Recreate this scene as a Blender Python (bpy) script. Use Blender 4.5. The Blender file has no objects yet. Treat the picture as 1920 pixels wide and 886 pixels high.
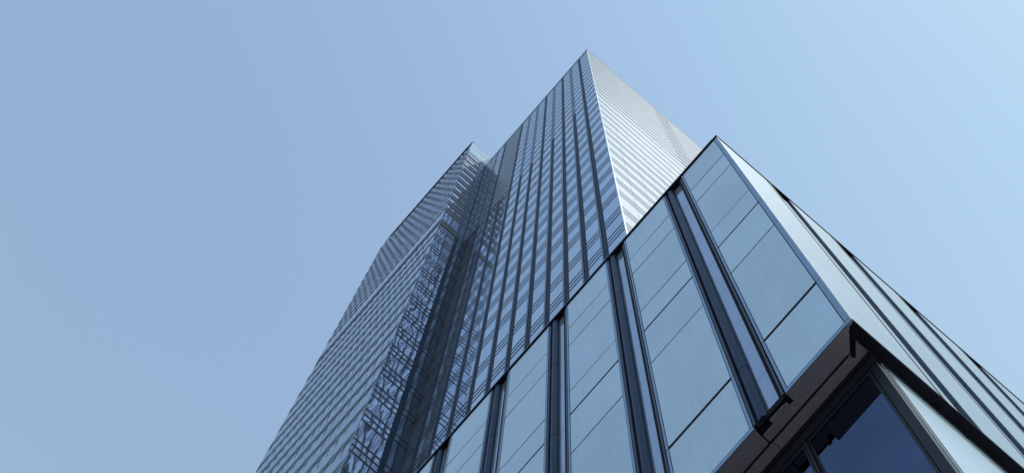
import bpy, math, random
from mathutils import Vector
random.seed(7)
R = math.radians
scene = bpy.context.scene
col = scene.collection

# ------------------------------------------------------------------ camera
EYE = 1.6                                   # eye height above the pavement
cd = bpy.data.cameras.new("camera")
cam = bpy.data.objects.new("camera", cd); col.objects.link(cam)
cam.location = (0, 0, EYE)
cam.rotation_euler = (math.pi, 0, 0)        # looking straight up: image right = +X, image down = +Y
cd.sensor_width = 36.0
cd.lens = 1300.0 / 1920.0 * 36.0
cd.shift_x = -90.0 / 1920.0
cd.shift_y = -582.0 / 1920.0
cd.clip_start = 0.1; cd.clip_end = 6000
scene.camera = cam

# ------------------------------------------------------------------ sky and sun
SUN_EL = R(51)
sun_h = Vector((0.90, -0.43)).normalized()  # horizontal direction towards the sun
world = bpy.data.worlds.new("World"); scene.world = world
world.use_nodes = True
wn = world.node_tree; wn.nodes.clear()
sky = wn.nodes.new("ShaderNodeTexSky"); sky.sky_type = 'NISHITA'; sky.sun_disc = False
sky.sun_elevation = SUN_EL
sky.sun_rotation = math.atan2(sun_h.x, sun_h.y)
sky.air_density = 3.7; sky.dust_density = 0.2; sky.ozone_density = 9.0
hs = wn.nodes.new("ShaderNodeHueSaturation"); hs.inputs['Saturation'].default_value = 0.90; hs.inputs['Hue'].default_value = 0.512
bg = wn.nodes.new("ShaderNodeBackground"); bg.inputs['Strength'].default_value = 0.15
wo = wn.nodes.new("ShaderNodeOutputWorld")
wn.links.new(sky.outputs[0], hs.inputs['Color'])
# the picture's blue channel is flatter than the clear-sky model's
sp = wn.nodes.new("ShaderNodeSeparateColor"); cb = wn.nodes.new("ShaderNodeCombineColor")
pw = wn.nodes.new("ShaderNodeMath"); pw.operation = 'POWER'; pw.inputs[1].default_value = 0.55
ml = wn.nodes.new("ShaderNodeMath"); ml.operation = 'MULTIPLY'; ml.inputs[1].default_value = 1.93
wn.links.new(hs.outputs[0], sp.inputs[0])
wn.links.new(sp.outputs[2], pw.inputs[0]); wn.links.new(pw.outputs[0], ml.inputs[0])
for i, c in ((0, 1.19), (1, 1.27)):
    a1 = wn.nodes.new("ShaderNodeMath"); a1.operation = 'POWER'; a1.inputs[1].default_value = 0.8
    a2 = wn.nodes.new("ShaderNodeMath"); a2.operation = 'MULTIPLY'; a2.inputs[1].default_value = c
    wn.links.new(sp.outputs[i], a1.inputs[0]); wn.links.new(a1.outputs[0], a2.inputs[0]); wn.links.new(a2.outputs[0], cb.inputs[i])
wn.links.new(ml.outputs[0], cb.inputs[2])
wn.links.new(cb.outputs[0], bg.inputs['Color'])
wn.links.new(bg.outputs[0], wo.inputs['Surface'])

sd = bpy.data.lights.new("sun", 'SUN'); sd.energy = 2.1; sd.angle = R(0.5); sd.color = (1.0, 0.98, 0.96)
sun = bpy.data.objects.new("sun", sd); col.objects.link(sun)
to_sun = Vector((sun_h.x * math.cos(SUN_EL), sun_h.y * math.cos(SUN_EL), math.sin(SUN_EL)))
sun.rotation_euler = to_sun.to_track_quat('Z', 'Y').to_euler()
sun.location = to_sun * 300

scene.view_settings.view_transform = 'Standard'
scene.view_settings.look = 'None'
scene.view_settings.exposure = 0.17
scene.view_settings.gamma = 1.0
scene.cycles.max_bounces = 8
scene.cycles.glossy_bounces = 5

# ------------------------------------------------------------------ materials
def mat(name, color, rough=0.5, metal=0.0, ior=1.5, var=0.08, vscale=0.6, bump=0.0, bscale=0.5,
        rvar=0.0, streak=0.0, coat=0.0, fine=0.0, orand=0.0):
    m = bpy.data.materials.new(name); m.use_nodes = True
    nt = m.node_tree; n = nt.nodes; L = nt.links
    p = n['Principled BSDF']
    p.inputs['Metallic'].default_value = metal
    p.inputs['Roughness'].default_value = rough
    p.inputs['IOR'].default_value = ior
    if coat:
        p.inputs['Coat Weight'].default_value = coat
        p.inputs['Coat Roughness'].default_value = 0.06
    tc = n.new("ShaderNodeTexCoord")
    nz = n.new("ShaderNodeTexNoise"); nz.inputs['Scale'].default_value = vscale; nz.inputs['Detail'].default_value = 5
    L.new(tc.outputs['Object'], nz.inputs['Vector'])
    mr = n.new("ShaderNodeMapRange")
    mr.inputs['From Min'].default_value = 0.3; mr.inputs['From Max'].default_value = 0.7
    mr.inputs['To Min'].default_value = 1 - var; mr.inputs['To Max'].default_value = 1 + var
    L.new(nz.outputs['Fac'], mr.inputs['Value'])
    val = mr.outputs[0]
    if fine:
        nf = n.new("ShaderNodeTexNoise"); nf.inputs['Scale'].default_value = 9.0; nf.inputs['Detail'].default_value = 3
        L.new(tc.outputs['Object'], nf.inputs['Vector'])
        mf = n.new("ShaderNodeMapRange")
        mf.inputs['From Min'].default_value = 0.3; mf.inputs['From Max'].default_value = 0.7
        mf.inputs['To Min'].default_value = 1 - fine; mf.inputs['To Max'].default_value = 1 + fine
        L.new(nf.outputs['Fac'], mf.inputs['Value'])
        mm = n.new("ShaderNodeMath"); mm.operation = 'MULTIPLY'
        L.new(val, mm.inputs[0]); L.new(mf.outputs[0], mm.inputs[1]); val = mm.outputs[0]
    if streak:                                # rain streaks: noise stretched along the height
        mp = n.new("ShaderNodeMapping"); mp.inputs['Scale'].default_value = (3.0, 3.0, 0.12)
        L.new(tc.outputs['Object'], mp.inputs['Vector'])
        ns = n.new("ShaderNodeTexNoise"); ns.inputs['Scale'].default_value = 1.0; ns.inputs['Detail'].default_value = 4
        L.new(mp.outputs[0], ns.inputs['Vector'])
        ms = n.new("ShaderNodeMapRange")
        ms.inputs['From Min'].default_value = 0.35; ms.inputs['From Max'].default_value = 0.7
        ms.inputs['To Min'].default_value = 1 + streak * 0.3; ms.inputs['To Max'].default_value = 1 - streak
        L.new(ns.outputs['Fac'], ms.inputs['Value'])
        mm = n.new("ShaderNodeMath"); mm.operation = 'MULTIPLY'
        L.new(val, mm.inputs[0]); L.new(ms.outputs[0], mm.inputs[1]); val = mm.outputs[0]
    if orand:
        oi = n.new("ShaderNodeObjectInfo")
        mo = n.new("ShaderNodeMapRange"); mo.inputs['To Min'].default_value = 1 - orand; mo.inputs['To Max'].default_value = 1 + orand
        L.new(oi.outputs['Random'], mo.inputs['Value'])
        mm = n.new("ShaderNodeMath"); mm.operation = 'MULTIPLY'
        L.new(val, mm.inputs[0]); L.new(mo.outputs[0], mm.inputs[1]); val = mm.outputs[0]
    mx = n.new("ShaderNodeVectorMath"); mx.operation = 'SCALE'
    mx.inputs[0].default_value = color[:3]
    L.new(val, mx.inputs['Scale'])
    L.new(mx.outputs[0], p.inputs['Base Color'])
    if rvar:
        mr2 = n.new("ShaderNodeMapRange")
        mr2.inputs['From Min'].default_value = 0.3; mr2.inputs['From Max'].default_value = 0.7
        mr2.inputs['To Min'].default_value = max(0.0, rough - rvar); mr2.inputs['To Max'].default_value = rough + rvar
        L.new(nz.outputs['Fac'], mr2.inputs['Value']); L.new(mr2.outputs[0], p.inputs['Roughness'])
    if bump:
        nb = n.new("ShaderNodeTexNoise"); nb.inputs['Scale'].default_value = bscale; nb.inputs['Detail'].default_value = 1.5
        L.new(tc.outputs['Object'], nb.inputs['Vector'])
        bp = n.new("ShaderNodeBump"); bp.inputs['Strength'].default_value = 1.0; bp.inputs['Distance'].default_value = bump
        L.new(nb.outputs['Fac'], bp.inputs['Height']); L.new(bp.outputs[0], p.inputs['Normal'])
    return m

M = {}
M['panel']      = mat('pale_blue_cladding', (0.56, 0.72, 0.86), 0.26, 0.40, 1.5, 0.05, 0.35, streak=0.035, fine=0.03, orand=0.035, bump=0.004, bscale=0.5)
M['panel_b']    = mat('pale_blue_cladding_cooler', (0.55, 0.70, 0.86), 0.26, 0.40, 1.5, 0.05, 0.35, streak=0.035, fine=0.03, orand=0.035, bump=0.004, bscale=0.5)
M['white']      = mat('white_cladding', (0.34, 0.47, 0.60), 0.55, 0.0, 1.35, 0.03, 0.4, streak=0.05, orand=0.02)
M['trim']       = mat('pale_blue_trim', (0.26, 0.37, 0.52), 0.28, 0.6, 1.5, 0.06, 1.0)
M['bright']     = mat('bright_edge_metal', (0.80, 0.86, 0.90), 0.25, 0.5, 1.5, 0.05, 1.5)
M['grey_edge']  = mat('weathered_grey_edge', (0.52, 0.57, 0.57), 0.6, 0.0, 1.5, 0.15, 2.5, fine=0.1)
M['black']      = mat('black_metal', (0.010, 0.011, 0.018), 0.75, 0.0, 1.25, 0.2, 1.5)
M['gap']        = mat('black_joint', (0.006, 0.007, 0.012), 0.8, 0.0, 1.3, 0.1, 1.0)
M['tube']       = mat('dark_blue_tube_paint', (0.022, 0.046, 0.115), 0.36, 0.0, 1.35, 0.12, 1.2, streak=0.1)
M['lip']        = mat('dark_blue_jamb_paint', (0.045, 0.065, 0.12), 0.35, 0.0, 1.5, 0.1, 1.2)
M['pane']       = mat('blue_infill_glass', (0.42, 0.52, 0.70), 0.10, 0.55, 1.5, 0.05, 0.5, bump=0.01, bscale=0.7)
M['soffit']     = mat('brown_soffit', (0.35, 0.31, 0.36), 0.7, 0.0, 1.4, 0.12, 0.9, fine=0.12)
M['shop_glass'] = mat('dark_blue_glass', (0.080, 0.112, 0.185), 0.012, 1.0, 1.62, 0.15, 0.4, bump=0.0008, bscale=0.25)
M['mullion']    = mat('dark_mullion', (0.008, 0.011, 0.026), 0.4, 0.0, 1.5, 0.1, 1.0)
M['gloss_wall'] = mat('glossy_white_wall', (0.54, 0.69, 0.85), 0.35, 0.0, 1.4, 0.05, 0.45, bump=0.02, bscale=0.35)
M['roof']       = mat('grey_roof', (0.25, 0.26, 0.28), 0.85, 0.0, 1.4, 0.15, 0.5)
# towers
M['glass']      = mat('reflective_blue_glass', (0.50, 0.60, 0.73), 0.03, 0.85, 1.5, 0.06, 0.25, bump=0.010, bscale=0.30)
M['glass_1']    = mat('reflective_blue_glass_clearer', (0.47, 0.565, 0.69), 0.03, 0.85, 1.5, 0.06, 0.25, bump=0.012, bscale=0.30)
M['glass_2']    = mat('reflective_blue_glass_blinds_down', (0.54, 0.64, 0.74), 0.06, 0.8, 1.5, 0.06, 0.25, bump=0.010, bscale=0.30)
M['glass_wavy'] = mat('wavy_reflective_glass', (0.46, 0.52, 0.70), 0.02, 0.88, 1.5, 0.05, 0.25, bump=0.050, bscale=0.28)
M['spandrel']   = mat('blue_grey_spandrel', (0.44, 0.56, 0.69), 0.06, 0.8, 1.5, 0.06, 0.3, bump=0.01, bscale=0.3)
M['band']       = mat('slate_spandrel_band', (0.20, 0.28, 0.39), 0.2, 0.6, 1.5, 0.08, 0.5)
M['line']       = mat('dark_glazing_bar', (0.018, 0.026, 0.055), 0.4, 0.2, 1.5, 0.1, 1.0)
M['fin']        = mat('navy_fin_paint', (0.022, 0.040, 0.090), 0.5, 0.0, 1.3, 0.1, 0.5, streak=0.12)
M['fin_trim']   = mat('blue_fin_trim', (0.09, 0.14, 0.25), 0.3, 0.5, 1.5, 0.08, 0.6)
M['dark_glass'] = mat('dark_navy_glass', (0.10, 0.13, 0.20), 0.08, 0.6, 1.5, 0.15, 0.4, bump=0.02, bscale=0.4)
M['louvre']     = mat('brown_grey_louvre', (0.085, 0.085, 0.105), 0.5, 0.1, 1.5, 0.12, 0.8)
M['hatch']      = mat('pale_louvre', (0.32, 0.41, 0.52), 0.3, 0.5, 1.5, 0.08, 0.8)
M['slot']       = mat('dark_vent_slot', (0.02, 0.022, 0.03), 0.6, 0.0, 1.4, 0.1, 1.0)
M['tower_white']= mat('tower_white_cladding', (0.31, 0.43, 0.56), 0.5, 0.0, 1.4, 0.03, 0.12, streak=0.03)
M['tower_grey'] = mat('tower_pale_grey_band', (0.215, 0.31, 0.42), 0.45, 0.0, 1.4, 0.06, 0.3)
M['joint']      = mat('grey_joint', (0.17, 0.22, 0.28), 0.6, 0.0, 1.4, 0.1, 0.5)
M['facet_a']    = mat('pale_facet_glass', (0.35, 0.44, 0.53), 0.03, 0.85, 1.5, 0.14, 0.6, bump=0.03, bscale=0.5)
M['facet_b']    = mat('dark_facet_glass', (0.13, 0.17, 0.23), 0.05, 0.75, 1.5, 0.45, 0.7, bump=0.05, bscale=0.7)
M['copper']     = mat('brown_grey_band', (0.098, 0.102, 0.125), 0.4, 0.3, 1.5, 0.08, 0.6)
M['parapet']    = mat('pale_parapet_glass', (0.62, 0.73, 0.81), 0.06, 0.4, 1.5, 0.04, 0.3, bump=0.008, bscale=0.4)
M['asphalt']    = mat('asphalt', (0.05, 0.05, 0.052), 0.9, 0.0, 1.4, 0.2, 0.5, fine=0.2)
M['paving']     = mat('granite_paving', (0.20, 0.19, 0.18), 0.85, 0.0, 1.4, 0.15, 0.8, fine=0.15)
M['ground']     = mat('city_ground', (0.16, 0.16, 0.155), 0.95, 0.0, 1.4, 0.25, 0.05)
M['paint']      = mat('road_paint', (0.75, 0.75, 0.72), 0.8, 0.0, 1.4, 0.1, 2.0)

# ------------------------------------------------------------------ building axes
class Axes:
    """s runs along the sunny face away from the corner, t along the shaded face, z up from eye height."""
    def __init__(self, m2, m1):
        a = math.hypot(1, m2); b = math.hypot(1, m1)
        self.e2 = (1 / a, m2 / a); self.e1 = (-1 / b, m1 / b)
    def __call__(self, s, t, z):
        return Vector((s * self.e2[0] + t * self.e1[0], s * self.e2[1] + t * self.e1[1], z + EYE))
FRONT = Axes(.869, 1.125)
TOWER = Axes(.863, 1.145)

class MB:
    def __init__(self, ax):
        self.ax = ax; self.v = []; self.f = []; self.mi = []; self.mats = []
    def _m(self, m):
        if m not in self.mats: self.mats.append(m)
        return self.mats.index(m)
    def hexa(self, pts, m):                  # 8 points: bottom loop 0-3, top loop 4-7
        b = len(self.v); self.v += [self.ax(*p) for p in pts]; k = self._m(m)
        for f in ((0, 3, 2, 1), (4, 5, 6, 7), (0, 1, 5, 4), (1, 2, 6, 5), (2, 3, 7, 6), (3, 0, 4, 7)):
            self.f.append([b + i for i in f]); self.mi.append(k)
    def box(self, s0, s1, t0, t1, z0, z1, m, j=0.0):
        """j: random lean of the outer (low s) face in metres, for uneven reflections"""
        r = lambda: random.uniform(-j, j) if j else 0.0
        self.hexa([(s0 + r(), t0, z0), (s1, t0, z0), (s1, t1, z0), (s0 + r(), t1, z0),
                   (s0 + r(), t0, z1), (s1, t0, z1), (s1, t1, z1), (s0 + r(), t1, z1)], m)
    def prism(self, outline, z0, z1, m, side_mats=None):   # outline: [(s,t)]
        b = len(self.v); n = len(outline); k = self._m(m)
        self.v += [self.ax(s, t, z0) for s, t in outline] + [self.ax(s, t, z1) for s, t in outline]
        self.f.append([b + i for i in range(n)][::-1]); self.mi.append(k)
        self.f.append([b + n + i for i in range(n)]); self.mi.append(k)
        for i in range(n):
            j = (i + 1) % n
            self.f.append([b + i, b + j, b + n + j, b + n + i])
            self.mi.append(self._m(side_mats[i]) if side_mats else k)
    def tube(self, cs, ct, r, a0, a1, n, z0, z1, m):
        pts = arc(cs, ct, r, a0, a1, n); k = self._m(m); b = len(self.v)
        for s, t in pts: self.v += [self.ax(s, t, z0), self.ax(s, t, z1)]
        for i in range(n): self.f.append([b + 2 * i, b + 2 * i + 2, b + 2 * i + 3, b + 2 * i + 1]); self.mi.append(k)
        self.smooth_upto = getattr(self, 'smooth_upto', set()) | set(range(len(self.f) - n, len(self.f)))
        for z in (z0, z1):
            b = len(self.v); self.v += [self.ax(s, t, z) for s, t in pts]
            self.f.append(list(range(b, b + n + 1))); self.mi.append(k)
        b = len(self.v); e = (pts[0], pts[-1])
        self.v += [self.ax(*e[0], z0), self.ax(*e[1], z0), self.ax(*e[1], z1), self.ax(*e[0], z1)]
        self.f.append([b, b + 1, b + 2, b + 3]); self.mi.append(k)
    def build(self, name, parent, smooth=False, origin=None):
        me = bpy.data.meshes.new(name)
        o0 = parent.location if parent else Vector((0, 0, 0))
        org = origin if origin is not None else Vector((0, 0, 0))
        me.from_pydata([tuple(v - o0 - org) for v in self.v], [], self.f)
        for m in self.mats: me.materials.append(m)
        for p, k in zip(me.polygons, self.mi): p.material_index = k
        import bmesh
        bm = bmesh.new(); bm.from_mesh(me); bmesh.ops.recalc_face_normals(bm, faces=bm.faces); bm.to_mesh(me); bm.free()
        for i in getattr(self, 'smooth_upto', ()): me.polygons[i].use_smooth = True
        o = bpy.data.objects.new(name, me); col.objects.link(o)
        o.parent = parent
        o.location = org
        return o

def part(name, root, ax, fn, **kw):
    mb = MB(ax); fn(mb); return mb.build(name, root, **kw)
def sub(name, parent, root, ax, fn, **kw):
    """a sub-part: built in the thing's frame, then hung under the part"""
    o = part(name, root, ax, fn, **kw)
    o.parent = parent; o.location = o.location - parent.location
    return o
def copy_to(o, delta, parent=None):
    c = o.copy(); col.objects.link(c); c.location = o.location + delta
    if parent is not None: c.parent = parent
    return c
def thing(name, label, cat, loc):
    o = bpy.data.objects.new(name, None); col.objects.link(o)
    o.location = loc; o['label'] = label; o['category'] = cat; o.empty_display_size = 2
    return o
def arc(cs, ct, r, a0, a1, n):
    return [(cs + r * math.cos(a0 + (a1 - a0) * i / n), ct + r * math.sin(a0 + (a1 - a0) * i / n)) for i in range(n + 1)]

# ================================================================== setting: ground, road, pavement
def sheet(name, pts, z, m, thick=None):
    me = bpy.data.meshes.new(name)
    n = len(pts)
    if thick is None:
        me.from_pydata([(x, y, z) for x, y in pts], [], [list(range(n))])
    else:
        v = [(x, y, z - thick) for x, y in pts] + [(x, y, z) for x, y in pts]
        f = [list(range(n, 2 * n))] + [[i, (i + 1) % n, n + (i + 1) % n, n + i] for i in range(n)]
        me.from_pydata(v, [], f)
    me.materials.append(m)
    import bmesh
    bm = bmesh.new(); bm.from_mesh(me); bmesh.ops.recalc_face_normals(bm, faces=bm.faces)
    if thick is None and bm.faces[:][0].normal.z < 0: bmesh.ops.reverse_faces(bm, faces=bm.faces)
    bm.to_mesh(me); bm.free()
    o = bpy.data.objects.new(name, me); col.objects.link(o); o['kind'] = 'structure'
    return o
def F(s, t): v = FRONT(s, t, 0); return (v.x, v.y)
sheet('ground', [(-2500, -2500), (2500, -2500), (2500, 2500), (-2500, 2500)], 0.0, M['ground'])
sheet('pavement', [F(-4, -5), F(110, -5), F(110, 130), F(-4, 130)], 0.13, M['paving'], 0.125)
sheet('road', [F(-18, -200), F(-4.2, -200), F(-4.2, 300), F(-18, 300)], 0.006, M['asphalt'])
me = bpy.data.meshes.new('road_marking'); vs = []; fs = []
for k in range(-18, 30):
    b = len(vs); vs += [(*F(-11.2, k * 8), .011), (*F(-11.05, k * 8), .011), (*F(-11.05, k * 8 + 4), .011), (*F(-11.2, k * 8 + 4), .011)]
    fs.append([b, b + 1, b + 2, b + 3])
me.from_pydata(vs, [], fs); me.materials.append(M['paint'])
o = bpy.data.objects.new('road_marking', me); col.objects.link(o); o['kind'] = 'structure'

# ================================================================== FRONT BUILDING
S, T = 14.79, 3.25
ZT, ZB = 40.0, 21.4
SE, TE = 52.0, 46.0
fb = thing('front_building', 'low building in front with pale blue panels, dark tube recesses and brown overhanging soffit',
           'building', FRONT(S, T, -EYE))
P = lambda name, fn, **kw: part(name, fb, FRONT, fn, **kw)

# body behind the cladding
def f(b):
    b.box(S + .36, SE, T + .36, TE, ZB + .25, ZT - .02, M['gap'])
body = P('body', f)
def f(b): b.box(S + .4, SE - .2, T + .4, TE - .2, ZT - .018, ZT + .06, M['roof'])
P('roof', f)

# --- shaded face: panels
JZ = [21.55, 23.95, 28.6, 30.9, 32.42, 35.9, 37.45, 39.80]
JW = [.0, .13, .06, .11, .055, .065, .06, .0]
b_edges = [6.17 + 4.97 * k for k in range(9)]
bays = [(T + .26, b_edges[0])] + [(b_edges[k] + 1.76, b_edges[k + 1]) for k in range(8)]
for k, (t0, t1) in enumerate(bays):
    for i in range(len(JZ) - 1):
        z0 = JZ[i] + JW[i] / 2; z1 = JZ[i + 1] - JW[i + 1] / 2
        m = M['panel'] if (i + k) % 3 else M['panel_b']
        P('cladding_panel', lambda b: b.box(S, S + .018, t0, t1, z0, z1, m, j=.006))
    P('joint_backing', lambda b: b.box(S + .019, S + .09, t0 + .01, t1 - .01, JZ[0], JZ[-1], M['gap']))
# splice heights of trims, tubes
SPL = [ZB + .12, 23.95, 30.9, 35.9, 39.8]
def strip(t0, t1, m, s0=S - .012, s1=S + .12, spl=SPL):
    def g(b):
        for i in range(len(spl) - 1):
            b.box(s0, s1, t0, t1, spl[i] + .012, spl[i + 1] - .012, m)
    return g
P('corner_trim', strip(T + .03, T + .225, M['trim'], spl=[ZB + .12, 23.95, 28.6, 30.9, 35.9, 39.8]))
for k, e in enumerate(b_edges[:-1]):
    P('panel_trim', strip(e + .03, e + .135, M['trim']))
    P('panel_trim', strip(e + 1.625, e + 1.73, M['trim']))
    # jamb on the near side of the recess
    P('jamb', strip(e + .215, e + .30, M['lip'], S + .03, S + .34))
    P('reveal', lambda b: b.box(S + .07, S + .33, e + .31, e + .45, ZB + .03, ZT - .04, M['black']))
# recess infill pane, tube
def f(b):
    e = b_edges[0]
    zz = [ZB + .27, 23.2, 26.3, 28.6, 30.9, 33.9, 37.2, ZT - .05]
    for i in range(len(zz) - 1):
        b.box(S + .26, S + .30, e + .33, e + 1.50, zz[i] + .008, zz[i + 1] - .008, M['pane'], j=.003)
pane0 = P('recess_glass', f)
def f(b):
    e = b_edges[0]
    for i in range(len(SPL) - 1):
        b.tube(S + .25, e + 1.26, .24, -math.pi * .5, -math.pi * 1.5, 24, SPL[i] + .015 + (.02 if i == 0 else 0), SPL[i + 1] - .015 if i < 3 else ZT - .04, M['tube'])
tube0 = P('tube_column', f, smooth=True)
def f(b):
    e = b_edges[0]
    b.box(S + .02, S + .3, e + 1.51, e + 1.60, ZB + .15, ZT - .04, M['lip'])
lip0 = P('recess_lip', f)
def f(b):
    e = b_edges[0]
    b.box(S + .20, S + .34, e + .33, e + 1.1, ZB + .02, ZB + .25, M['soffit'])
sill0 = P('recess_sill', f)
step = FRONT(0, 4.97, 0) - FRONT(0, 0, 0)
for k in range(1, 8):
    for o in (pane0, tube0, lip0, sill0): copy_to(o, step * k)
# bottom drip trim of the panels, with breaks
for k, (t0, t1) in enumerate(bays):
    a = T + .03 if k == 0 else t0 - .14
    P('drip_trim', lambda b: b.box(S - .015, S + .1, a, t1 + .135, ZB, ZB + .11, M['trim']))
# coping along both edges
def f(b):
    b.box(S - .05, S + .42, T - .05, TE, ZT - .10, ZT + .03, M['black'])
    b.box(S + .43, SE, T - .05, T + .42, ZT - .10, ZT + .03, M['black'])
cop = P('coping', f)
sub('coping_flashing', cop, fb, FRONT, lambda b: b.box(S - .058, S + .05, T + .3, TE, ZT + .033, ZT + .075, M['trim']))

# --- sunny face
RJ = [ZB + .15, 23.3, 26.6, 29.9, 33.2, 36.5, 39.82]
r_edges = [18.52 + 4.86 * k for k in range(7)]
rbays = [(S + .20, r_edges[0])] + [(r_edges[k] + 1.80, r_edges[k + 1]) for k in range(6)]
for k, (s0, s1) in enumerate(rbays):
    for i in range(len(RJ) - 1):
        P('cladding_panel', lambda b: b.box(s0, s1, T, T + .09, RJ[i] + .006, RJ[i + 1] - .006, M['white']))
P('corner_edge', lambda b: b.box(S - .014, S + .045, T - .02, T + .022, ZB + .02, ZT - .12, M['bright']))
P('corner_edge', lambda b: b.box(S + .085, S + .18, T - .005, T + .08, ZB + .15, ZT - .12, M['grey_edge']))
def f(b):
    e = r_edges[0]
    b.box(e + .02, e + .22, T + .004, T + .03, ZB + .15, ZT - .11, M['black'])
    b.box(e + .225, e + .34, T + .0, T + .03, ZB + .15, ZT - .11, M['white'])
    for a, c in zip(RJ[:-1], RJ[1:]): b.box(e + .10, e + 1.74, T + .17, T + .22, a + .004, c - .004, M['white'])
rtrim0 = P('recess_back', f)
def f(b):
    e = r_edges[0]
    for a, c in ((ZB + .15, 22.9), (22.9, 28.7), (28.7, 34.0), (34.0, ZT - .11)):
        b.box(e + 1.745, e + 1.79, T + .012, T + .225, a + .018, c - .018, M['lip'])
rtube0 = P('recess_jamb', f)
rstep = FRONT(4.86, 0, 0) - FRONT(0, 0, 0)
for k in range(1, 6):
    for o in (rtrim0, rtube0): copy_to(o, rstep * k)

# --- soffit
GS0, GS1 = S + .62, S + .72                     # black slot in the soffit
LS, LT = S + 1.06, T + .41                      # planes of the glazing below
def f(b):
    for k, (t0, t1) in enumerate(bays):
        a = T + .62 if k == 0 else t0 - .12
        e = t1 + .14
        if k == 0:
            # mitred end at the corner
            b.prism([(S + .02, T + .14), (S + .02, e), (GS0, e), (GS0, T + .80)], ZB - .004, ZB + .05, M['soffit'])
        else:
            b.box(S + .02, GS0, a, e, ZB - .004, ZB + .05, M['soffit'])
        b.box(S + .355, GS0, e + .004, e + 1.44, ZB - .004, ZB + .05, M['soffit'])
sof = P('soffit', f)
def f(b):
    b.prism([(GS1, T + .98), (GS1, 6.85 + .84), (LS - .02, 6.85 + .84), (LS - .02, T + .36), (GS1 - .2, T + .36)], ZB - .004, ZB + .05, M['soffit'])
    t = 6.85 + .87
    for k in range(8):
        b.box(GS1, LS - .02, t, t + 4.93, ZB - .004, ZB + .05, M['soffit']); t += 4.97
sub('inner_strip', sof, fb, FRONT, f)
sub('backing', sof, fb, FRONT, lambda b: b.box(S + .10, SE, T + .06, TE, ZB + .06, ZB + .24, M['gap']))
def f(b):
    x = S + .16
    for n in (4.4, 4.9, 4.9, 4.9, 4.9, 4.9):
        b.box(x, x + n - .02, T + .0, LT - .06, ZB - .01, ZB + .058, M['black']); x += n
    b.box(S + .3, SE, LT - .055, LT - .02, ZB - .10, ZB + .05, M['mullion'])
sub('dark_edge_panel', sof, fb, FRONT, f)
def f(b):
    b.hexa([(S + .02, T + .0, ZB - .012), (S + .15, T + .0, ZB - .012), (S + .88, T + .82, ZB - .012), (S + .74, T + .90, ZB - .012),
            (S + .02, T + .0, ZB - .005), (S + .15, T + .0, ZB - .005), (S + .88, T + .82, ZB - .005), (S + .74, T + .90, ZB - .005)], M['gap'])
sub('mitre_joint', sof, fb, FRONT, f)
# small fittings clamped under the dark edge
for s0, t0 in ((18.55, LT - .17), (19.65, LT - .03)):
    def f(b):
        b.box(s0, s0 + .13, t0, t0 + .10, ZB - .16, ZB - .012, M['black'])
        b.box(s0 - .16, s0 + .20, t0 + .06, t0 + .09, ZB - .07, ZB - .02, M['black'])
    P('bracket', f)

# --- storefront below
def f(b):
    b.box(LS + .35, SE, LT + .35, TE, -EYE + .13, ZB - .02, M['gap'])
P('lower_body', f)
def f(b):
    b.box(LS - .03, LS + .32, LT, TE, ZB - .48, ZB - .01, M['mullion'])
    b.box(LS - .05, LS - .032, LT, TE, ZB - .20, ZB - .16, M['black'])
P('header', f)
mull = [LT + .02, 6.87] + [6.87 + 4.97 * k for k in range(1, 8)]
for k in range(len(mull) - 1):
    zz = [-EYE + .2, 5.0, 12.5, ZB - .49]
    def f(b):
        for i in range(3):
            b.box(LS + .03, LS + .07, mull[k] + (.30 if k == 0 else .08), mull[k + 1] - .08, zz[i] + .04, zz[i + 1] - .04, M['shop_glass'])
    gl = P('shop_window', f)
    def f(b):
        a = mull[k] + (.30 if k == 0 else .08); c = mull[k + 1] - .08
        b.box(LS + .0, LS + .1, a, a + .09, zz[0], zz[-1], M['mullion']); b.box(LS, LS + .1, c - .07, c, zz[0], zz[-1], M['mullion'])
        b.box(LS, LS + .1, a + .09, c - .07, zz[-1] - .12, zz[-1], M['mullion'])
    sub('frame', gl, fb, FRONT, f)
for t in mull[1:]:
    def f(b):
        b.box(LS - .06, LS + .1, t - .075, t + .075, -EYE + .13, ZB - .485, M['black'])
        b.box(LS - .075, LS - .062, t - .03, t + .03, -EYE + .13, ZB - .485, M['mullion'])
    P('mullion', f)
def f(b):
    b.box(LS - .01, LS + .30, LT + .0, LT + .29, -EYE + .13, ZB - .02, M['mullion'])
P('corner_post', f)
def f(b):
    b.box(LS + .33, LS + .375, LT - .03, LT + .2, -EYE + .13, ZB - .25, M['bright'])
    b.box(LS + .38, LS + .56, LT - .02, LT + .2, -EYE + .13, ZB - .02, M['black'])
P('edge_trim', f)
x = LS + .57
for k in range(6):
    def f(b): b.box(x, x + 5.6, LT, LT + .2, -EYE + .13, ZB - .05, M['gloss_wall'])
    P('side_wall', f); x += 5.605

# ================================================================== MAIN TOWER
S0, T0, HT = 25.67, 19.23, 175.0
T2 = 55.65
mt = thing('office_tower', 'tallest glass tower with dark vertical fins and a bright white right hand face',
           'tower', TOWER(S0, T0, -EYE))
Q = lambda name, fn, **kw: part(name, mt, TOWER, fn, **kw)
LOW = [102.5, 98.5, 94.5, 90.6, 86.6, 82.6, 77.6, 73.4, 69.4, 65.4, 61.4, 57.4, 53.4, 49.4, 45.4, 41.4]
LOW = [102.5 + 4.03 * k for k in range(7, 0, -1)] + LOW          # top of each floor's spandrel, going down
UP = [134.1 + 3.22 * k for k in range(13)]                          # upper floors
def f(b): b.box(S0 + .5, 72, T0 + .5, T2 + 34, -EYE + .13, HT - .6, M['gap'])
Q('core', f)
def f(b): b.box(S0 + .45, 72, T0 + .45, T2 + 30, HT - .59, HT - .3, M['roof'])
Q('roof', f)
PW, FW = 3.08, 0.98
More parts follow.
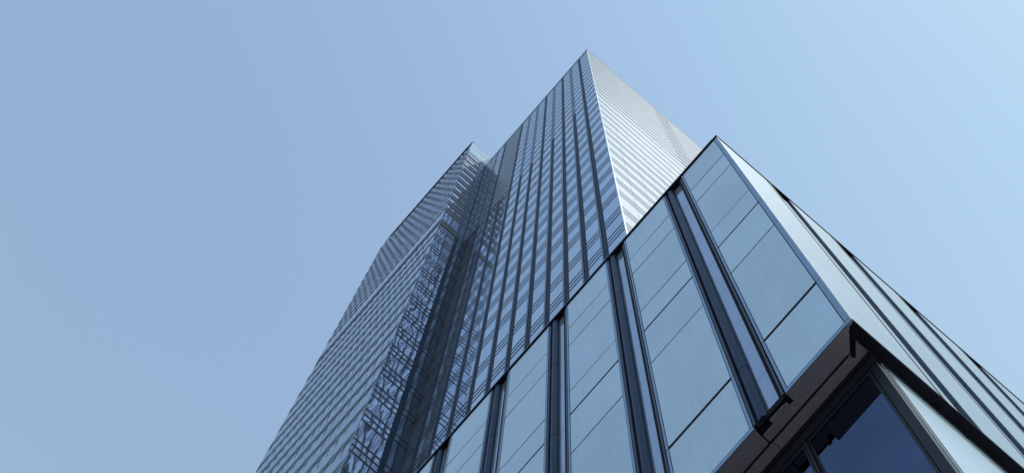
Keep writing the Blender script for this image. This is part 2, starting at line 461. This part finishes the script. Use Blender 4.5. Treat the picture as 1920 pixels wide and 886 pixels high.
fins = [T0 + 2.72 + PW * j for j in range(11)]
tall = (0, 2, 4, 7, 9)
SPLIT = 131.6
def pick(): return random.choice((M['glass'], M['glass'], M['glass'], M['glass_1'], M['glass_2']))
def floor_stack(b, t0, t1, zlo, zhi, s=S0):
    """panes, spandrels and the three dark bars of each floor"""
    if zhi > SPLIT:
        z = max(SPLIT, zlo)
        for u in UP:
            if u > zhi: break
            b.box(s, s + .06, t0, t1, z, u - 1.30, pick(), j=.008)
            b.box(s - .02, s + .06, t0, t1, u - 1.30, u, M['band'])
            b.box(s - .032, s + .02, t0, t1, u - .72, u - .64, M['line'])
            b.box(s - .032, s + .02, t0, t1, u - .05, u + .03, M['line'])
            z = u
        if z < zhi: b.box(s, s + .06, t0, t1, z, zhi, pick(), j=.006)
    top = min(SPLIT, zhi)
    for l in LOW:
        if l > top: continue
        if l - 1.5 < zlo: break
        b.box(s, s + .06, t0, t1, l, top, pick(), j=.010)
        b.box(s, s + .06, t0, t1, l - .74, l, M['spandrel'], j=.004)
        b.box(s, s + .06, t0, t1, l - 1.48, l - .74, M['spandrel'], j=.004)
        for d in (0, .74, 1.48): b.box(s - .022, s + .03, t0, t1, l - d - .09, l - d + .10, M['line'])
        top = l - 1.48
    if top > zlo: b.box(s, s + .06, t0, t1, zlo, top, pick(), j=.006)
ZL = 38.0
edges = [T0 + .12] + [x for fx in fins for x in (fx, fx + FW)] + [T2 - .02]
nb = len(fins) + 1
for k in range(nb):
    a = edges[2 * k]; c = edges[2 * k + 1]
    if k == nb - 1: continue
    dark = k in (8, 9)                     # dark slatted bays on the upper floors
    def f(b): floor_stack(b, a, c, ZL, SPLIT if dark else HT - 1.2)
    Q('glazing_bay', f)
    if dark:
        def f(b):
            b.box(S0 + .12, S0 + .2, a, c, SPLIT, HT - 1.2, M['glass_wavy'])
            z = SPLIT + .2
            while z < HT - 1.6:
                b.box(S0 - .03, S0 + .10, a, c, z, z + 1.15, M['louvre'])
                b.box(S0 - .025, S0 + .08, a, c, z + 1.16, z + 2.30, M['hatch'])
                z += 2.42
        Q('louvre_panel', f)
def fin_geo(b, t, z0, z1):
    b.box(S0 + .26, S0 + .34, t, t + FW, z0, z1, M['gap'])
    b.tube(S0 + .25, t + .37, .33, -math.pi * .5, -math.pi * 1.5, 16, z0, z1, M['fin'])
    b.box(S0 - .02, S0 + .25, t + FW - .26, t + FW - .01, z0, z1, M['fin_trim'])
    b.box(S0 - .03, S0 + .25, t + .0, t + .05, z0, z1, M['line'])
    b.box(S0 - .021, S0 + .25, t + FW - .31, t + FW - .262, z0, z1, M['line'])
ft = None; fsh = None
for j, t in enumerate(fins):
    if j in tall:
        if ft is None: ft = Q('fin', lambda b: fin_geo(b, t, ZL, HT - .5), smooth=False); t_ref = t
        else: copy_to(ft, TOWER(0, t - t_ref, 0) - TOWER(0, 0, 0))
    else:
        if fsh is None: fsh = Q('fin', lambda b: fin_geo(b, t, ZL, SPLIT)); t_sh = t
        else: copy_to(fsh, TOWER(0, t - t_sh, 0) - TOWER(0, 0, 0))
        if j not in (8,):
            def f(b):
                w0, w1 = (t, t + FW)
                b.box(S0 + .10, S0 + .16, w0, w1, SPLIT, HT - 1.2, M['band'])
                z = SPLIT + .1
                while z < HT - 1.5:
                    b.box(S0 - .03, S0 + .09, w0 + .02, w1 - .02, z, z + .22, M['hatch']); z += .46
            Q('louvre_panel', f)
        else:
            def f(b):
                b.box(S0 + .12, S0 + .2, t, t + FW, SPLIT, HT - 1.2, M['glass_wavy'])
                z = SPLIT + .2
                while z < HT - 1.6:
                    b.box(S0 - .03, S0 + .10, t, t + FW, z, z + 1.15, M['louvre'])
                    b.box(S0 - .025, S0 + .08, t, t + FW, z + 1.16, z + 2.30, M['hatch'])
                    z += 2.42
            Q('louvre_panel', f)
# closing bay beside the inner corner, behind a fine mesh
def f(b):
    a, c = edges[-2], T2 - .03
    floor_stack(b, a, c, ZL, HT - 1.2)
glz = Q('glazing_bay', f)
def f(b):
    a, c = edges[-2], T2 - .03
    for q in range(1, 9):
        x = a + (c - a) * q / 9
        b.box(S0 - .05, S0 - .035, x - .025, x + .025, ZL, SPLIT, M['louvre'])
    z = ZL
    while z < SPLIT: b.box(S0 - .034, S0 - .024, a, c, z, z + .12, M['louvre']); z += .67
sub('mesh_screen', glz, mt, TOWER, f)
# parapet and copings
def f(b):
    b.box(S0 - .04, S0 + .4, T0 + .12, T2 + .2, HT - 1.18, HT - .36, M['band'])
    b.box(S0 - .10, S0 + .5, T0 - .10, T2 + .2, HT - .35, HT, M['tower_white'])
    b.box(S0 + .51, 66, T0 - .10, T0 + .5, HT - .35, HT, M['tower_white'])
Q('coping', f)
# bright corner post and the white face
Q('corner_post', lambda b: b.box(S0 - .03, S0 + .12, T0 - .03, T0 + .10, ZL, HT - .36, M['bright']))
SF = 66.0
def f(b): b.box(S0 + .13, SF, T0, T0 + .3, ZL, HT - .36, M['tower_white'])
wall = Q('side_wall', f)
def f(b):
    for u in [x for x in UP] + []:
        b.box(S0 + .14, SF, T0 - .03, T0 - .004, u - 1.35, u, M['tower_grey'])
        for q in (0, .68, 1.35): b.box(S0 + .14, SF, T0 - .05, T0 - .031, u - q - .09, u - q + .08, M['joint'])
    for l in LOW:
        if l < 110: continue
        b.box(S0 + .14, SF, T0 - .03, T0 - .004, l - 1.48, l, M['tower_grey'])
sub('spandrel_band', wall, mt, TOWER, f)
def f(b):
    for l in LOW:
        for d in (0, .74, 1.48):
            if l - d > ZL: b.box(S0 + .14, SF, T0 - .045, T0 - .031, l - d - .065, l - d + .065, M['joint'])
    x = S0 + 3.0
    while x < SF:
        b.box(x - .03, x + .03, T0 - .028 + .02, T0 - .003, ZL, 118, M['joint']); x += 3.06
sub('joint_line', wall, mt, TOWER, f)
for k, z in enumerate(UP[::-1] + LOW[:8]):
    Q('vent_slot', lambda b: b.box(47.4, 52.1, T0 - .09, T0 - .052, z - .75, z - .25, M['slot']))

# ================================================================== FACETED WING
S2 = 19.25
wt = thing('glass_wing', 'glass wing with textured faceted facade and brown banded inner face beside the tallest tower',
           'tower', TOWER(S2, T2, -EYE))
W = lambda name, fn, **kw: part(name, wt, TOWER, fn, **kw)
TEND = 90.7
def f(b): b.box(S2 + .6, S0 + .4, T2 + .5, TEND - .1, -EYE + .13, HT - .6, M['gap'])
W('core', f)
def f(b): b.box(S2 + .5, S0 + .4, T2 + .4, TEND - .2, HT - .59, HT - .3, M['roof'])
W('roof', f)
STR0, STR1 = 23.05, 23.75
# inner (banded) face
def glassq(b, s0, s1, z0, z1, m, j=.006):
    r = lambda: random.uniform(-j, j)
    b.hexa([(s0, T2 + r(), z0), (s1, T2 + r(), z0), (s1, T2 + .08, z0), (s0, T2 + .08, z0),
            (s0, T2 + r(), z1), (s1, T2 + r(), z1), (s1, T2 + .08, z1), (s0, T2 + .08, z1)], m)
def f(b):
    zs = [SPLIT - 3.2] + UP[:11]
    for i, u in enumerate(zs):
        hi = zs[i + 1] - 1.35 if i + 1 < len(zs) else u + 1.6
        for q in range(2):
            w = (STR0 - S2 - .12) / 2
            glassq(b, S2 + .1 + q * w, S2 + .1 + (q + 1) * w - .03, u, hi, M['glass_wavy'])
        b.box(S2 + .1, STR0, T2 - .04, T2 + .02, u + .55, u + .60, M['line'])
    for q in (0, 1, 2):
        x = S2 + .1 + q * (STR0 - S2 - .12) / 2
        b.box(x - .03, x + .03, T2 - .03, T2 + .03, zs[0], UP[10], M['line'])
W('upper_glazing', f)
for u in [SPLIT - 3.2] + UP[:11]:
    def f(b):
        b.box(S2 + .02, STR0 + .1, T2 - .16, T2 + .1, u - 1.20, u - .06, M['copper'])
        b.box(S2 + .02, STR0 + .1, T2 - .175, T2 - .02, u - 1.26, u - 1.205, M['bright'])
    W('spandrel_band', f)
def f(b):
    b.box(S2 + .05, S0 + .2, T2, T2 + .3, UP[10] + 1.6, HT - .36, M['parapet'])
    for z in (UP[10] + 1.6, UP[10] + 2.4, HT - 3.4, HT - 2.2):
        b.box(S2 + .05, S0 + .2, T2 - .02, T2 - .003, z, z + .09, M['joint'])
W('parapet', f)
WLOW = [86.6 + 4.03 * k for k in range(10, 0, -1)] + [86.6, 82.6, 78.5, 74.0, 69.9, 65.8, 61.8, 57.7, 53.6, 49.6, 45.6, 41.5, 37.5, 33.4, 29.4, 25.3, 21.3, 17.2, 13.2]
def f(b):
    top = SPLIT - 3.2 - 1.4
    for l in WLOW:
        if l > top: continue
        w = (STR0 - S2 - .1) / 3
        for q in range(3):
            glassq(b, S2 + .08 + q * w, S2 + .08 + (q + 1) * w - .02, l, top, M['glass_wavy'], .010)
        glassq(b, S2 + .08, STR0, l - 1.7, l, M['glass_wavy'], .004)
        for d in (0, .85, 1.7): b.box(S2 + .04, STR0 + .2, T2 - .045, T2 + .02, l - d - .08, l - d + .08, M['louvre'])
        top = l - 1.7
W('lower_glazing', f)
W('corner_fin', lambda b: b.box(STR0 + .02, STR1, T2 - .10, T2 + .3, 10, SPLIT - 4, M['fin']))
W('corner_fin', lambda b: b.box(STR0 + .02, STR1, T2 - .08, T2 + .3, SPLIT - 3.99, UP[10] + 1.6, M['fin_trim']))
def f(b):
    top = UP[10] + 1.59
    for l in sorted(WLOW + [SPLIT - 3.2] + UP[:11], reverse=True):
        if l >= top: continue
        glassq(b, STR1 + .02, S0 - .04, l, top - .01, M['dark_glass'])
        for d in (0, .85): b.box(STR1 + .02, S0 - .04, T2 - .03, T2 + .02, l - d - .07, l - d + .07, M['line'])
        top = l
W('corner_glazing', f)
Q2 = W('corner_post', lambda b: b.box(S2 + .0, S2 + .045, T2 - .02, T2 + .09, 10, HT - .36, M['trim']))
# faceted face: every floor a ribbon of folded panes, alternate floors offset by half a bay
BW = 1.54
def ribbon_outline(shift, out=0.0):
    rng = random.Random(shift)
    pts = []; ms = []
    t = T2 + .12 - BW + rng.uniform(0, .08)
    pts_raw = []
    while t < TEND - .05:
        g = rng.uniform(-.06, .06); d = rng.uniform(-.012, .015)
        for tt, ss in ((t, S2 + .045), (t + .90 + g, S2 - .035 - d)):
            pts_raw.append((ss, tt))
        t += BW
    pts_raw.append((S2 + .045, t))
    # clip to the face
    def lerp(p, q, tt): a = (tt - p[1]) / (q[1] - p[1]); return (p[0] + (q[0] - p[0]) * a, tt)
    res = []; kinds = []
    lo, hi = T2 + .12, TEND - .05
    for i in range(len(pts_raw) - 1):
        p, q = pts_raw[i], pts_raw[i + 1]
        if q[1] <= lo or p[1] >= hi: continue
        if p[1] < lo: p = lerp(p, q, lo)
        if q[1] > hi: q = lerp(p, q, hi)
        if not res: res.append((p[0] - out, p[1]))
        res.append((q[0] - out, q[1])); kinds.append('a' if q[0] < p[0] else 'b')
    return res, kinds
def ribbon(b, shift, z0, z1):
    o, k = ribbon_outline(shift)
    outline = o + [(S2 + .65, o[-1][1]), (S2 + .65, o[0][1])]
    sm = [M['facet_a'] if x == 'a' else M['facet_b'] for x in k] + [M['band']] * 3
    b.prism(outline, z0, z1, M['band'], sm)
def bars(b, shift, zs):
    o, k = ribbon_outline(shift, .025)
    outline = o + [(S2 + .5, o[-1][1]), (S2 + .5, o[0][1])]
    for z in zs: b.prism(outline, z - .10, z + .10, M['line'])
lv = sorted([z for z in WLOW] + [SPLIT - 3.2] + UP)
for i in range(len(lv)):
    z0 = lv[i]; z1 = lv[i + 1] if i + 1 < len(lv) else HT - .9
    sh = i
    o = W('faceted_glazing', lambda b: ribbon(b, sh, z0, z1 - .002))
    sub('glazing_bar', o, wt, TOWER, lambda b: bars(b, sh, (z0 + .08, z0 + .62, z0 + 1.16)))
def f(b):
    b.box(S2 - .12, S2 + .55, T2 - .06, TEND - 3.6, HT - .35, HT, M['roof'])
    b.box(S2 + .56, S0, T2 - .06, T2 + .4, HT - .35, HT, M['tower_white'])
    t = T2 + 1.5
    for k in range(11):
        b.box(S2 - .20, S2 - .125, t, t + 2.6, HT - .7, HT - .1, M['roof']); t += 2.92
W('coping', f)
def f(b):
    b.prism([(S2 + .3, TEND - .05), (S0 + .3, TEND - .05), (S0 + .3, TEND + .1), (S2 + .3, TEND + .1)], 10, HT - 1, M['band'])
W('end_wall', f)
